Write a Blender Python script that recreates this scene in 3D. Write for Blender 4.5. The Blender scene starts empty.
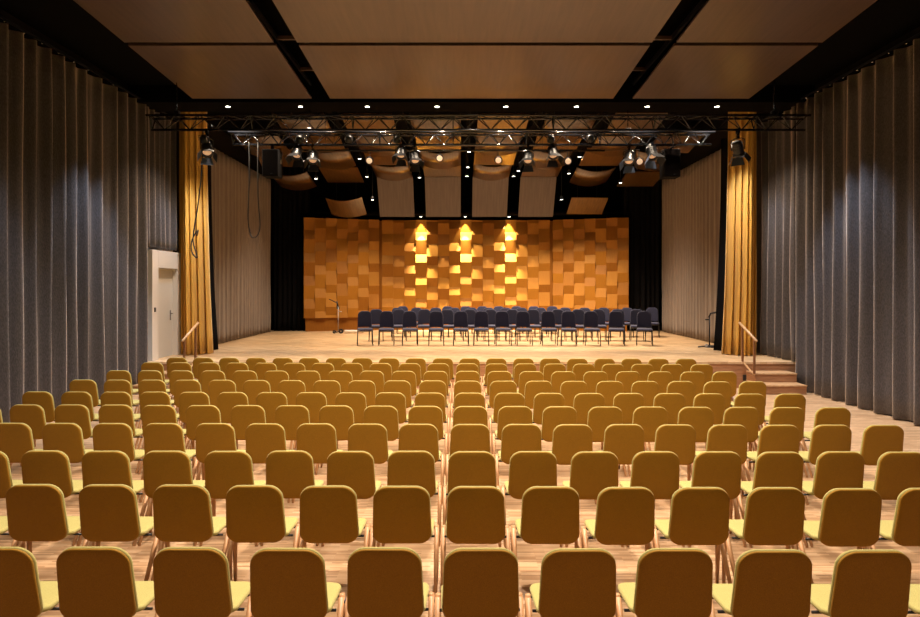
import bpy, bmesh, math, random
from mathutils import Vector, Matrix, Euler
random.seed(7)
S = bpy.context.scene
COL = S.collection
PI = math.pi
R = math.radians
EYE = 2.27
F = 613.0

# ---------------------------------------------------------------- camera
cam_data = bpy.data.cameras.new('camera')
cam_data.sensor_width = 36.0
cam_data.lens = F / 920 * 36.0
cam_data.shift_y = -22.5 / 920
cam_data.clip_start = 0.05
cam = bpy.data.objects.new('camera', cam_data)
cam.location = (0, 0, EYE)
cam.rotation_euler = (R(90), 0, 0)
COL.objects.link(cam)
S.camera = cam

# ---------------------------------------------------------------- world and exposure
w = bpy.data.worlds.new('world'); S.world = w; w.use_nodes = True
w.node_tree.nodes['Background'].inputs[0].default_value = (0.9, 0.75, 0.6, 1)
w.node_tree.nodes['Background'].inputs[1].default_value = 0.0
S.view_settings.view_transform = 'Standard'
S.view_settings.look = 'None'
S.view_settings.gamma = 1.0
S.view_settings.use_curve_mapping = False
S.view_settings.exposure = 0.0

# light levels (watts), tuned here
E_HOUSE = 900     # audience downlights in the ceiling slots
E_SLOT = 300      # the row under the black header
E_STAGE = 520     # stage ceiling downlights
E_WASH = 500      # three wall washers
E_COOL = 640      # cool curtain washers
E_FLOOD = 60
C_HOUSE = (1.0, 0.83, 0.66)
C_STAGE = (1.0, 0.80, 0.58)
C_COOL = (0.62, 0.78, 1.0)

def spot(name, loc, aim, energy, color, angle=90, blend=0.6, size=0.08, parent=None):
    l = bpy.data.lights.new(name, 'SPOT')
    l.energy = energy; l.color = color; l.spot_size = R(angle); l.spot_blend = blend
    l.shadow_soft_size = size
    o = bpy.data.objects.new(name, l); COL.objects.link(o)
    o.location = loc
    d = Vector(aim) - Vector(loc)
    o.rotation_euler = d.to_track_quat('-Z', 'Y').to_euler()
    return o

# ---------------------------------------------------------------- materials
def nodes(name):
    m = bpy.data.materials.new(name); m.use_nodes = True
    nt = m.node_tree
    return m, nt, nt.nodes['Principled BSDF']

def plain(name, c, rough=0.5, metal=0.0, spec=0.5, bump=0.0, bscale=200, sheen=0.0):
    m, nt, b = nodes(name)
    b.inputs['Base Color'].default_value = (*c, 1)
    b.inputs['Roughness'].default_value = rough
    b.inputs['Metallic'].default_value = metal
    b.inputs['Specular IOR Level'].default_value = spec
    if sheen:
        b.inputs['Sheen Weight'].default_value = sheen
        b.inputs['Sheen Roughness'].default_value = 0.5
    n = nt.nodes.new('ShaderNodeTexNoise'); n.inputs['Scale'].default_value = bscale
    tc = nt.nodes.new('ShaderNodeTexCoord')
    nt.links.new(tc.outputs['Object'], n.inputs['Vector'])
    mx = nt.nodes.new('ShaderNodeMix'); mx.data_type = 'RGBA'
    mx.inputs['A'].default_value = (*[v * 0.85 for v in c], 1)
    mx.inputs['B'].default_value = (*[min(1, v * 1.15) for v in c], 1)
    nt.links.new(n.outputs['Fac'], mx.inputs['Factor'])
    nt.links.new(mx.outputs['Result'], b.inputs['Base Color'])
    if bump:
        bp = nt.nodes.new('ShaderNodeBump'); bp.inputs['Strength'].default_value = bump
        bp.inputs['Distance'].default_value = 0.01
        nt.links.new(n.outputs['Fac'], bp.inputs['Height'])
        nt.links.new(bp.outputs['Normal'], b.inputs['Normal'])
    return m

def wood(name, c1, c2, scale=(1, 1, 1), rough=0.45, nscale=6, coat=0.0, spec=0.5, per_object=0.0):
    m, nt, b = nodes(name)
    tc = nt.nodes.new('ShaderNodeTexCoord')
    mp = nt.nodes.new('ShaderNodeMapping'); mp.inputs['Scale'].default_value = scale
    nt.links.new(tc.outputs['Object'], mp.inputs['Vector'])
    n = nt.nodes.new('ShaderNodeTexNoise'); n.inputs['Scale'].default_value = nscale
    n.inputs['Detail'].default_value = 6; n.inputs['Distortion'].default_value = 0.4
    nt.links.new(mp.outputs['Vector'], n.inputs['Vector'])
    cr = nt.nodes.new('ShaderNodeValToRGB')
    cr.color_ramp.elements[0].position = 0.3; cr.color_ramp.elements[0].color = (*c1, 1)
    cr.color_ramp.elements[1].position = 0.7; cr.color_ramp.elements[1].color = (*c2, 1)
    nt.links.new(n.outputs['Fac'], cr.inputs['Fac'])
    nt.links.new(cr.outputs['Color'], b.inputs['Base Color'])
    b.inputs['Roughness'].default_value = rough
    b.inputs['Coat Weight'].default_value = coat
    b.inputs['Coat Roughness'].default_value = 0.32
    b.inputs['Specular IOR Level'].default_value = spec
    return m

def parquet(name, cs, bw, bh, rot=0.0, rough=0.35):
    """strip parquet: rows of short oak staves with a colour of their own"""
    m, nt, b = nodes(name)
    tc = nt.nodes.new('ShaderNodeTexCoord')
    mp = nt.nodes.new('ShaderNodeMapping'); mp.inputs['Rotation'].default_value = (0, 0, rot)
    nt.links.new(tc.outputs['Object'], mp.inputs['Vector'])
    br = nt.nodes.new('ShaderNodeTexBrick')
    br.inputs['Scale'].default_value = 1.0
    br.inputs['Brick Width'].default_value = bw; br.inputs['Row Height'].default_value = bh
    br.inputs['Mortar Size'].default_value = bh * 0.03
    br.inputs['Color1'].default_value = (0, 0, 0, 1); br.inputs['Color2'].default_value = (1, 1, 1, 1)
    br.inputs['Mortar'].default_value = (0.2, 0.2, 0.2, 1)
    br.offset = 0.37
    nt.links.new(mp.outputs['Vector'], br.inputs['Vector'])
    cr = nt.nodes.new('ShaderNodeValToRGB')
    cr.color_ramp.elements[0].position = 0.0; cr.color_ramp.elements[0].color = (*cs[0], 1)
    cr.color_ramp.elements[1].position = 1.0; cr.color_ramp.elements[1].color = (*cs[2], 1)
    e = cr.color_ramp.elements.new(0.5); e.color = (*cs[1], 1)
    nt.links.new(br.outputs['Color'], cr.inputs['Fac'])
    n = nt.nodes.new('ShaderNodeTexNoise'); n.inputs['Scale'].default_value = 1.3; n.inputs['Detail'].default_value = 5
    nt.links.new(tc.outputs['Object'], n.inputs['Vector'])
    mx = nt.nodes.new('ShaderNodeMix'); mx.data_type = 'RGBA'; mx.blend_type = 'MULTIPLY'
    r2 = nt.nodes.new('ShaderNodeValToRGB')
    r2.color_ramp.elements[0].position = 0.3; r2.color_ramp.elements[0].color = (0.8, 0.78, 0.76, 1)
    r2.color_ramp.elements[1].position = 0.65; r2.color_ramp.elements[1].color = (1, 1, 1, 1)
    nt.links.new(n.outputs['Fac'], r2.inputs['Fac'])
    mx.inputs['Factor'].default_value = 1
    nt.links.new(cr.outputs['Color'], mx.inputs['A']); nt.links.new(r2.outputs['Color'], mx.inputs['B'])
    nt.links.new(mx.outputs['Result'], b.inputs['Base Color'])
    b.inputs['Roughness'].default_value = rough
    return m

def woven(name, c1, c2, scale, rough=0.8, sheen=0.3, bump=0.2, sheen_tint=(1, 1, 1), spec=0.3, metal=0.0):
    """cloth with vertical streaky threads"""
    m, nt, b = nodes(name)
    tc = nt.nodes.new('ShaderNodeTexCoord')
    mp = nt.nodes.new('ShaderNodeMapping'); mp.inputs['Scale'].default_value = scale
    nt.links.new(tc.outputs['Object'], mp.inputs['Vector'])
    n = nt.nodes.new('ShaderNodeTexNoise'); n.inputs['Scale'].default_value = 1; n.inputs['Detail'].default_value = 4
    nt.links.new(mp.outputs['Vector'], n.inputs['Vector'])
    cr = nt.nodes.new('ShaderNodeValToRGB')
    cr.color_ramp.elements[0].position = 0.35; cr.color_ramp.elements[0].color = (*c1, 1)
    cr.color_ramp.elements[1].position = 0.65; cr.color_ramp.elements[1].color = (*c2, 1)
    nt.links.new(n.outputs['Fac'], cr.inputs['Fac'])
    nt.links.new(cr.outputs['Color'], b.inputs['Base Color'])
    bp = nt.nodes.new('ShaderNodeBump'); bp.inputs['Strength'].default_value = bump; bp.inputs['Distance'].default_value = 0.01
    nt.links.new(n.outputs['Fac'], bp.inputs['Height']); nt.links.new(bp.outputs['Normal'], b.inputs['Normal'])
    b.inputs['Roughness'].default_value = rough
    b.inputs['Metallic'].default_value = metal
    b.inputs['Specular IOR Level'].default_value = spec
    b.inputs['Sheen Weight'].default_value = sheen
    b.inputs['Sheen Tint'].default_value = (*sheen_tint, 1)
    return m

def emit(name, c, strength):
    m, nt, b = nodes(name)
    b.inputs['Base Color'].default_value = (*c, 1)
    b.inputs['Emission Color'].default_value = (*c, 1)
    b.inputs['Emission Strength'].default_value = strength
    return m

M = {}
M['floor'] = parquet('oak_parquet', [(0.38, 0.22, 0.115), (0.55, 0.35, 0.20), (0.68, 0.47, 0.29)], 0.24, 0.022)
M['deck'] = parquet('oak_stage_boards', [(0.50, 0.31, 0.155), (0.63, 0.42, 0.23), (0.74, 0.53, 0.32)], 0.5, 0.07, rot=0.5, rough=0.4)
M['black'] = plain('black_paint', (0.003, 0.0025, 0.0025), 0.9, spec=0.04)
M['dark_wall'] = plain('dark_wall', (0.012, 0.009, 0.008), 0.9, spec=0.1)
M['panel'] = wood('brown_veneer', (0.060, 0.033, 0.021), (0.095, 0.054, 0.035), (5, 0.35, 1), 0.36, 3, coat=0.35, spec=0.7)
M['reflector'] = wood('satin_oak_veneer', (0.065, 0.030, 0.009), (0.105, 0.050, 0.015), (8, 0.6, 1), 0.24, 3, coat=0.4, spec=0.9)
M['back_panel'] = wood('grey_brown_veneer', (0.098, 0.071, 0.065), (0.13, 0.097, 0.090), (6, 1, 0.4), 0.36, 3)
M['tile'] = None
M['stage_front'] = wood('red_oak_veneer', (0.26, 0.115, 0.05), (0.42, 0.21, 0.10), (0.6, 1, 9), 0.45, 4)
M['handrail'] = wood('rail_oak', (0.42, 0.24, 0.12), (0.6, 0.38, 0.2), (3, 3, 3), 0.4, 6)
M['brown_metal'] = plain('brown_painted_steel', (0.20, 0.085, 0.035), 0.4, 0.2)
M['leg'] = wood('oak_leg', (0.42, 0.215, 0.10), (0.60, 0.34, 0.17), (14, 14, 2), 0.42, 3)
M['yellow'] = woven('yellow_wool', (0.33, 0.29, 0.095), (0.44, 0.39, 0.135), (400, 400, 400), 0.85, 0.35, 0.3, (1, 0.95, 0.6))
M['ochre'] = woven('ochre_wool', (0.235, 0.112, 0.004), (0.315, 0.155, 0.007), (220, 220, 220), 0.75, 0.12, 0.2, (1, 0.8, 0.4))
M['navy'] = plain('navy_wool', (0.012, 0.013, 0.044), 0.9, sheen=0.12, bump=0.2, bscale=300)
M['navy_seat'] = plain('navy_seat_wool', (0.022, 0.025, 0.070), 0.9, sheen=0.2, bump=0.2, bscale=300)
M['chrome'] = plain('steel_tube', (0.35, 0.36, 0.40), 0.25, 1.0)
M['black_metal'] = plain('black_metal', (0.007, 0.007, 0.009), 0.42, 0.0, spec=0.45)
M['alu'] = plain('black_gloss_tube', (0.006, 0.007, 0.010), 0.16, 0.0, spec=0.6)
M['white_paint'] = plain('white_paint', (0.62, 0.57, 0.52), 0.45)
M['door_paint'] = plain('door_paint', (0.60, 0.56, 0.50), 0.4)
M['curtain'] = woven('grey_curtain', (0.025, 0.0225, 0.026), (0.063, 0.056, 0.063), (75, 75, 26), 0.45, 0.8, 0.5, (1, 0.80, 0.66), 0.5)
M['stage_curtain'] = woven('taupe_curtain', (0.17, 0.135, 0.115), (0.23, 0.185, 0.155), (60, 60, 3), 0.75, 0.3, 0.2, (1, 0.9, 0.8))
M['gold'] = woven('mustard_velvet', (0.50, 0.25, 0.03), (0.70, 0.40, 0.075), (40, 40, 1), 0.6, 0.4, 0.15, (1, 0.85, 0.5))
M['drape'] = plain('black_drape', (0.005, 0.0045, 0.005), 0.95, spec=0.1)
M['rubber'] = plain('black_rubber', (0.012, 0.012, 0.013), 0.6)
M['lamp_on'] = emit('lamp_lens', (1, 0.9, 0.75), 14)
M['lamp_warm'] = emit('warm_lens', (1, 0.66, 0.42), 0.22)
M['lamp_white'] = emit('flood_lens', (1, 0.80, 0.64), 0.22)
M['blue_gel'] = plain('blue_grey_frame', (0.10, 0.14, 0.24), 0.35, 0.3)
M['link'] = plain('blue_link', (0.05, 0.07, 0.16), 0.35, 0.5)
M['speaker'] = plain('speaker_cloth', (0.003, 0.002, 0.002), 0.9, spec=0.03)
M['grey_plastic'] = plain('grey_plastic', (0.35, 0.33, 0.32), 0.4)
M['mdf'] = wood('pale_tube', (0.75, 0.62, 0.5), (0.8, 0.7, 0.58), (2, 2, 2), 0.5, 5)

# wood tile material: hue varies between tiles through a face colour attribute
def tile_mat():
    m, nt, b = nodes('orange_oak_tiles')
    at = nt.nodes.new('ShaderNodeAttribute'); at.attribute_name = 'stave'
    tc = nt.nodes.new('ShaderNodeTexCoord')
    mp = nt.nodes.new('ShaderNodeMapping'); mp.inputs['Scale'].default_value = (14, 2, 1.2)
    nt.links.new(tc.outputs['Object'], mp.inputs['Vector'])
    n = nt.nodes.new('ShaderNodeTexNoise'); n.inputs['Scale'].default_value = 3; n.inputs['Detail'].default_value = 5
    nt.links.new(mp.outputs['Vector'], n.inputs['Vector'])
    ad = nt.nodes.new('ShaderNodeMath'); ad.operation = 'MULTIPLY_ADD'
    nt.links.new(n.outputs['Fac'], ad.inputs[0]); ad.inputs[1].default_value = 0.5
    nt.links.new(at.outputs['Fac'], ad.inputs[2])
    cr = nt.nodes.new('ShaderNodeValToRGB')
    cr.color_ramp.elements[0].position = 0.2; cr.color_ramp.elements[0].color = (0.24, 0.082, 0.005, 1)
    cr.color_ramp.elements[1].position = 1.1; cr.color_ramp.elements[1].color = (0.37, 0.155, 0.014, 1)
    nt.links.new(ad.outputs['Value'], cr.inputs['Fac'])
    nt.links.new(cr.outputs['Color'], b.inputs['Base Color'])
    b.inputs['Roughness'].default_value = 0.62
    b.inputs['Specular IOR Level'].default_value = 0.25
    return m
M['tile'] = tile_mat()

# ---------------------------------------------------------------- mesh helpers
def link(name, bm, mat, parent=None, smooth=False, loc=None, rot=None):
    me = bpy.data.meshes.new(name)
    bmesh.ops.recalc_face_normals(bm, faces=bm.faces)
    bm.to_mesh(me); bm.free()
    if smooth:
        for p in me.polygons: p.use_smooth = True
    me.materials.append(mat)
    o = bpy.data.objects.new(name, me); COL.objects.link(o)
    if loc: o.location = loc
    if rot: o.rotation_euler = rot
    if parent: o.parent = parent
    return o

def tag(o, label, cat, group=None):
    o['label'] = label; o['category'] = cat
    if group: o['group'] = group
    return o

def thing(name, label, cat, loc=(0, 0, 0), rz=0, group=None):
    o = bpy.data.objects.new(name, None); COL.objects.link(o)
    o.location = loc; o.rotation_euler = (0, 0, rz); o.empty_display_size = 0.1
    return tag(o, label, cat, group)

def struct(o):
    o['kind'] = 'structure'; return o

def box(bm, x0, x1, y0, y1, z0, z1, bev=0.0):
    vs = [bm.verts.new((x, y, z)) for x in (x0, x1) for y in (y0, y1) for z in (z0, z1)]
    q = [(0, 1, 3, 2), (4, 6, 7, 5), (0, 4, 5, 1), (2, 3, 7, 6), (0, 2, 6, 4), (1, 5, 7, 3)]
    fs = [bm.faces.new([vs[i] for i in f]) for f in q]
    if bev:
        es = {e for f in fs for e in f.edges}
        bmesh.ops.bevel(bm, geom=list(es), offset=bev, segments=2, profile=0.6, affect='EDGES')
    return fs

def bx(name, mat, parent, x0, x1, y0, y1, z0, z1, bev=0.0, **k):
    bm = bmesh.new(); box(bm, x0, x1, y0, y1, z0, z1, bev)
    return link(name, bm, mat, parent, **k)

def tube(bm, pts, rad, seg=8, cap=True):
    pts = [Vector(p) for p in pts]
    rads = rad if isinstance(rad, (list, tuple)) else [rad] * len(pts)
    rings = []
    up0 = None
    for i, p in enumerate(pts):
        if i == 0: t = pts[1] - pts[0]
        elif i == len(pts) - 1: t = pts[-1] - pts[-2]
        else: t = (pts[i + 1] - pts[i]).normalized() + (pts[i] - pts[i - 1]).normalized()
        t.normalize()
        if up0 is None:
            up0 = Vector((0, 0, 1)) if abs(t.z) < 0.9 else Vector((1, 0, 0))
        a = t.cross(up0)
        if a.length < 1e-4: a = t.orthogonal()
        a.normalize(); b = t.cross(a).normalized(); up0 = -b if False else up0
        rings.append([bm.verts.new(p + (a * math.cos(2 * PI * k / seg) + b * math.sin(2 * PI * k / seg)) * rads[i]) for k in range(seg)])
    for r0, r1 in zip(rings, rings[1:]):
        for k in range(seg):
            bm.faces.new([r0[k], r0[(k + 1) % seg], r1[(k + 1) % seg], r1[k]])
    if cap:
        bm.faces.new(rings[0][::-1]); bm.faces.new(rings[-1])

def tb(name, mat, parent, pts, rad, seg=8, **k):
    bm = bmesh.new(); tube(bm, pts, rad, seg)
    return link(name, bm, mat, parent, smooth=True, **k)

def lathe(bm, prof, seg=20, mtx=None):
    """prof: (radius, z) pairs, turned about Z"""
    rings = []
    for r, z in prof:
        rings.append([bm.verts.new((r * math.cos(2 * PI * k / seg), r * math.sin(2 * PI * k / seg), z)) for k in range(seg)])
    for a, b in zip(rings, rings[1:]):
        for k in range(seg):
            bm.faces.new([a[k], a[(k + 1) % seg], b[(k + 1) % seg], b[k]])
    bm.faces.new(rings[0][::-1]); bm.faces.new(rings[-1])
    if mtx: bmesh.ops.transform(bm, matrix=mtx, verts=[v for r in rings for v in r])

def round_rect(wt, wb, h, rt, rb, n=7):
    """outline in (u, v), v from 0 to h; top width wt, bottom width wb"""
    P = []
    for cx, cy, r, a0 in ((wt / 2 - rt, h - rt, rt, 0), (-wt / 2 + rt, h - rt, rt, 90), (-wb / 2 + rb, rb, rb, 180), (wb / 2 - rb, rb, rb, 270)):
        for k in range(n):
            a = R(a0 + 90 * k / (n - 1))
            P.append((cx + r * math.cos(a), cy + r * math.sin(a)))
    return P

def pad(bm, outline, t, fmap, crown=0.0, edge=None):
    """cushion from an outline, thickness t with a rounded rim; fmap(u, v, w) -> xyz"""
    cu = sum(p[0] for p in outline) / len(outline); cv = sum(p[1] for p in outline) / len(outline)
    edge = edge or t * 0.5
    levels = []
    span = max(abs(p[0] - cu) for p in outline)
    # inner rings then rounded rim
    ss = [0.25, 0.55, 0.8]
    e = edge / span
    rim = [(1 - e, 1.0), (1 - 0.45 * e, 0.84), (1 - 0.1 * e, 0.45), (1.0, 0.0)]
    for s in ss: levels.append((s, 1 + crown * (1 - s * s)))
    levels += rim
    def ring(s, wz): return [bm.verts.new(fmap(cu + (u - cu) * s, cv + (v - cv) * s, wz * t / 2)) for u, v in outline]
    tops = [ring(s, z) for s, z in levels]
    bots = [ring(s, -z) for s, z in levels[:-1]]
    N = len(outline)
    def bridge(a, b):
        for k in range(N): bm.faces.new([a[k], a[(k + 1) % N], b[(k + 1) % N], b[k]])
    for a, b in zip(tops, tops[1:]): bridge(a, b)
    seq = bots + [tops[-1]]
    for a, b in zip(seq, seq[1:]): bridge(b, a)
    for rg, z in ((tops[0], 1), (bots[0], -1)):
        c = bm.verts.new(fmap(cu, cv, z * t / 2 * (1 + crown)))
        for k in range(N):
            f = [rg[k], rg[(k + 1) % N], c]
            bm.faces.new(f if z > 0 else f[::-1])

def copy_tree(o, parent=None):
    c = o.copy(); COL.objects.link(c)
    if parent:
        c.parent = parent
    for ch in KIDS.get(o.name, []):
        copy_tree(ch, c)
    return c
KIDS = {}
def note_kids(root):
    allo = list(COL.objects)
    for o in allo:
        if o.parent is not None:
            KIDS.setdefault(o.parent.name, [])
            if o not in KIDS[o.parent.name]: KIDS[o.parent.name].append(o)

ORD = ['first', 'second', 'third', 'fourth', 'fifth', 'sixth', 'seventh', 'eighth', 'ninth', 'tenth', 'eleventh', 'twelfth',
       'thirteenth', 'fourteenth', 'fifteenth', 'sixteenth', 'seventeenth', 'eighteenth', 'nineteenth', 'twentieth']

# ---------------------------------------------------------------- the setting
STZ = 0.585      # stage height
XL, XR = -7.0, 7.5
YS = 13.62       # stage front
struct(bx('floor', M['floor'], None, XL - 0.5, XR + 0.5, -4, YS + 0.2, -0.1, 0))
struct(bx('wall_left', M['dark_wall'], None, XL - 0.45, XL - 0.25, -4, 25, -0.1, 7.2))
struct(bx('wall_right', M['dark_wall'], None, XR + 0.2, XR + 0.4, -4, 25, -0.1, 7.2))
struct(bx('wall_back', M['dark_wall'], None, XL - 0.4, XR + 0.4, 24.4, 24.6, -0.1, 7.2))
struct(bx('wall_front', M['dark_wall'], None, XL - 0.4, XR + 0.4, -4.2, -4, -0.1, 7.2))
struct(bx('ceiling', M['black'], None, XL - 0.4, XR + 0.4, -4, 24.6, 7.0, 7.2))
# dark wall behind the door opening, beside the stage (between the side curtain and the wall)
# black header between hall and stage
struct(bx('trim_1', M['black'], None, XL - 0.2, XR + 0.2, 13.3, 14.05, 6.26, 6.98))
# dark side soffits above the curtains
struct(bx('trim_2', M['black'], None, XL - 0.2, XL + 1.1, -4, 13.29, 6.62, 6.98))
struct(bx('trim_3', M['black'], None, XR - 1.1, XR + 0.2, -4, 13.29, 6.62, 6.98))
# sloping black soffit over the drapes at the back
struct(bx('trim_4', M['black'], None, XL + 0.2, XR - 0.2, 23.0, 23.7, 4.98, 5.08))

# stage
st = thing('stage', 'raised wooden stage with pale oak boards filling the far end of hall', 'stage', (0.25, YS, 0))
bm = bmesh.new(); box(bm, XL - 0.2 - 0.25, XR + 0.15 - 0.25, 0, 24.35 - YS, STZ - 0.05, STZ)
link('deck', bm, M['deck'], st)
bm = bmesh.new(); box(bm, XL - 0.2 - 0.25, XR + 0.15 - 0.25, 0.02, 0.07, 0, STZ - 0.05)
link('front_panel', bm, M['stage_front'], st)
bm = bmesh.new(); box(bm, 6.04, 6.11, -0.012, 0.02, 0.17, 0.30, 0.008)
sk = link('socket_box', bm, M['rubber'], st); sk['label'] = 'black socket box on the front panel'

def steps(x0, x1, label):
    t = thing('stage_steps', label, 'steps', ((x0 + x1) / 2, YS - 0.4, 0))
    hw = (x1 - x0) / 2
    for k, (a, z) in enumerate(((-0.40, STZ / 3), (-0.02, STZ * 2 / 3))):
        bm = bmesh.new()
        box(bm, -hw, hw, a, 0.40, 0 if k == 0 else STZ / 3, z - 0.03)
        s = link('step', bm, M['stage_front'], t)
        bm = bmesh.new(); box(bm, -hw - 0.005, hw + 0.005, a - 0.015, 0.40, z - 0.03, z, 0.004)
        link('tread', bm, M['handrail'], s)
steps(6.36, 7.25, 'wooden steps up to the stage on the right, beside grey curtain')
steps(-6.85, -5.97, 'wooden steps up to the stage on the left, below the white door')

def handrail(x, label):
    t = thing('handrail', label, 'handrail', (x, YS, 0))
    bm = bmesh.new(); box(bm, -0.018, 0.018, 0.03, 0.075, STZ, 1.36); link('post', bm, M['brown_metal'], t)
    bm = bmesh.new(); box(bm, -0.018, 0.018, -0.52, -0.475, 0.39, 1.14); link('post', bm, M['brown_metal'], t)
    tb('rail', M['handrail'], t, [(0, 0.20, 1.44), (0, -0.60, 1.10)], 0.027, 10)
    tb('lower_rail', M['handrail'], t, [(0, -0.03, 0.56), (0, -0.50, 0.36)], 0.02, 8)
handrail(6.30, 'slanting oak handrail on brown posts at right hand stage steps')
handrail(-5.90, 'slanting oak handrail on brown posts at left hand stage steps')

# ---------------------------------------------------------------- hall ceiling panels
def zc(y): return 6.31 + 0.055 * (13.2 - y)
def ceil_panel(x0, x1, y0, y1, label):
    t = 0.04
    bm = bmesh.new()
    cx, cy = (x0 + x1) / 2, (y0 + y1) / 2
    v = []
    for x in (x0 - cx, x1 - cx):
        for y in (y0, y1):
            for dz in (0, t): v.append(bm.verts.new((x, y - cy, zc(y) - zc(cy) + dz)))
    for f in [(0, 1, 3, 2), (4, 6, 7, 5), (0, 4, 5, 1), (2, 3, 7, 6), (0, 2, 6, 4), (1, 5, 7, 3)]:
        bm.faces.new([v[i] for i in f])
    o = link('ceiling_panel', bm, M['panel'], None, loc=(cx, cy, zc(cy)))
    return tag(o, label, 'ceiling panel', 'brown wood panels of the hall ceiling')
for (x0, x1, nm) in ((-5.77, -3.20, 'left'), (-2.80, 3.30, 'wide middle'), (3.72, 6.23, 'right')):
    ceil_panel(x0, x1, 10.66, 13.22, f'{nm} brown wood ceiling panel just in front of the stage header')
    ceil_panel(x0, x1, 7.3, 10.54, f'{nm} brown wood ceiling panel nearest the viewer')
o = bx('ceiling_panel', M['reflector'], None, -4.9, 5.4, 14.12, 14.75, 6.46, 6.5)
tag(o, 'long narrow brown wood panel just behind the black header', 'ceiling panel')
# dark joists in the two slots
def joist(x, label):
    t = thing('slot_frame', label, 'ceiling frame', (x, 10, 6.62))
    for k in range(4):
        y = -2.3 + k * 1.55
        bm = bmesh.new(); box(bm, -0.24, 0.24, y, y + 0.05, 0, 0.06); link('rung', bm, M['panel'], t)
    for s in (-1, 1):
        bm = bmesh.new(); box(bm, s * 0.24 - 0.02, s * 0.24 + 0.02, -2.7, 3.3, 0, 0.08); link('side_rail', bm, M['black_metal'], t)
joist(-3.0, 'dark ladder frame inside the left slot of the hall ceiling')
joist(3.51, 'dark ladder frame inside the right slot of the hall ceiling')

# ---------------------------------------------------------------- curtains
def curtain_y(name, label, x, y0, y1, z0, z1, mat, lam=0.38, amp=0.085, seed=1, cat='curtain', sgn=1):
    """cloth hanging along a side wall"""
    rnd = random.Random(seed)
    n = int((y1 - y0) / lam * 14)
    pts = []; ph = 0
    for i in range(n + 1):
        y = y0 + (y1 - y0) * i / n
        ph += (y1 - y0) / n / lam * 2 * PI * (1 + 0.18 * math.sin(y * 1.7 + seed) + 0.1 * math.sin(y * 4.1))
        pts.append((y, ph))
    nz = 16
    bm = bmesh.new(); rows = []
    for j in range(nz + 1):
        z = z0 + (z1 - z0) * j / nz; f = 1 - j / nz
        row = []
        for (y, p) in pts:
            q = 0.5 + 0.5 * math.sin(p + 0.15 * math.sin(z * 1.3 + y))
            s = 1.6 * q ** 2.0 + 0.4 * q - 1 + 0.18 * math.sin(p * 2.7 + y)
            a = amp * (0.8 + 0.35 * f + 0.15 * math.sin(y * 2.3 + z * 0.6))
            row.append(bm.verts.new((sgn * a * s + 0.012 * f * math.sin(y * 7 + z), y - (y0 + y1) / 2 + 0.035 * math.cos(p * 2) * 0, z - z0)))
        rows.append(row)
    for a, b in zip(rows, rows[1:]):
        for k in range(n): bm.faces.new([a[k], a[k + 1], b[k + 1], b[k]])
    o = link(name, bm, mat, None, smooth=True, loc=(x, (y0 + y1) / 2, z0))
    m = o.modifiers.new('thick', 'SOLIDIFY'); m.thickness = 0.006
    return tag(o, label, cat)
curtain_y('curtain', 'long grey pleated curtain on the left hall wall, in front of white door', XL + 0.03, 6.5, 13.56, 0.02, 6.27, M['curtain'], seed=3)
curtain_y('curtain', 'short grey curtain hanging above the white door', XL + 0.03, 13.6, 15.05, 3.14, 6.27, M['curtain'], lam=0.3, amp=0.06, seed=9)
curtain_y('curtain', 'long grey pleated curtain on the right hall wall', XR - 0.06, 6.5, 13.52, 0.02, 6.27, M['curtain'], seed=5, sgn=-1)
curtain_y('curtain', 'grey curtain standing on stage edge at right, beside mustard drape', XR - 0.06, 13.58, 15.4, STZ + 0.02, 6.27, M['curtain'], lam=0.3, amp=0.07, seed=6, sgn=-1)
curtain_y('stage_curtain', 'taupe curtain along the left side of the stage', XL + 0.03, 15.7, 22.6, STZ + 0.02, 6.18, M['stage_curtain'], lam=0.27, amp=0.022, seed=11)
curtain_y('stage_curtain', 'taupe curtain along the right side of the stage', XR - 0.05, 15.7, 22.6, STZ + 0.02, 6.18, M['stage_curtain'], lam=0.27, amp=0.022, seed=12, sgn=-1)

def curtain_x(name, label, x0, x1, y, z0, z1, mat, lam, amp, seed, top_squeeze=0.0, inner=1, yslope=0.0, bulge=0.0):
    rnd = random.Random(seed)
    n = int(abs(x1 - x0) / lam * 14); nz = 14
    bm = bmesh.new(); rows = []
    cx = (x0 + x1) / 2
    for j in range(nz + 1):
        z = z0 + (z1 - z0) * j / nz; f = 1 - j / nz
        row = []
        for i in range(n + 1):
            u = i / n
            x = x0 + (x1 - x0) * u
            p = (x - x0) / lam * 2 * PI + 0.9 * math.sin(x * 5 + seed) + 0.1 * math.sin(z * 2)
            a = amp * (0.7 + 0.5 * f) * (0.75 + 0.35 * math.sin(x * 9 + seed))
            # the inner edge flares towards the floor
            xx = x + (0.15 * f * f * top_squeeze * (u if inner > 0 else (1 - u)) * inner)
            row.append(bm.verts.new((xx - cx, a * math.sin(p) + yslope * (u - 0.5) - bulge * (1 - abs(2 * u - 1)), z - z0)))
        rows.append(row)
    for a, b in zip(rows, rows[1:]):
        for k in range(n): bm.faces.new([a[k], a[k + 1], b[k + 1], b[k]])
    o = link(name, bm, mat, None, smooth=True, loc=(cx, y, z0))
    m = o.modifiers.new('thick', 'SOLIDIFY'); m.thickness = 0.006
    return tag(o, label, 'curtain')
curtain_x('mustard_curtain', 'mustard yellow drape gathered at left edge of the stage', -6.95, -6.30, 15.25, STZ + 0.015, 6.9, M['gold'], 0.11, 0.11, 2, 1, 1, 0.0, 0.45)
curtain_x('mustard_curtain', 'mustard yellow drape gathered at right edge of the stage', 6.60, 7.3, 15.1, STZ + 0.015, 6.9, M['gold'], 0.11, 0.11, 4, 1, -1, 0.0, 0.45)
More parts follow.
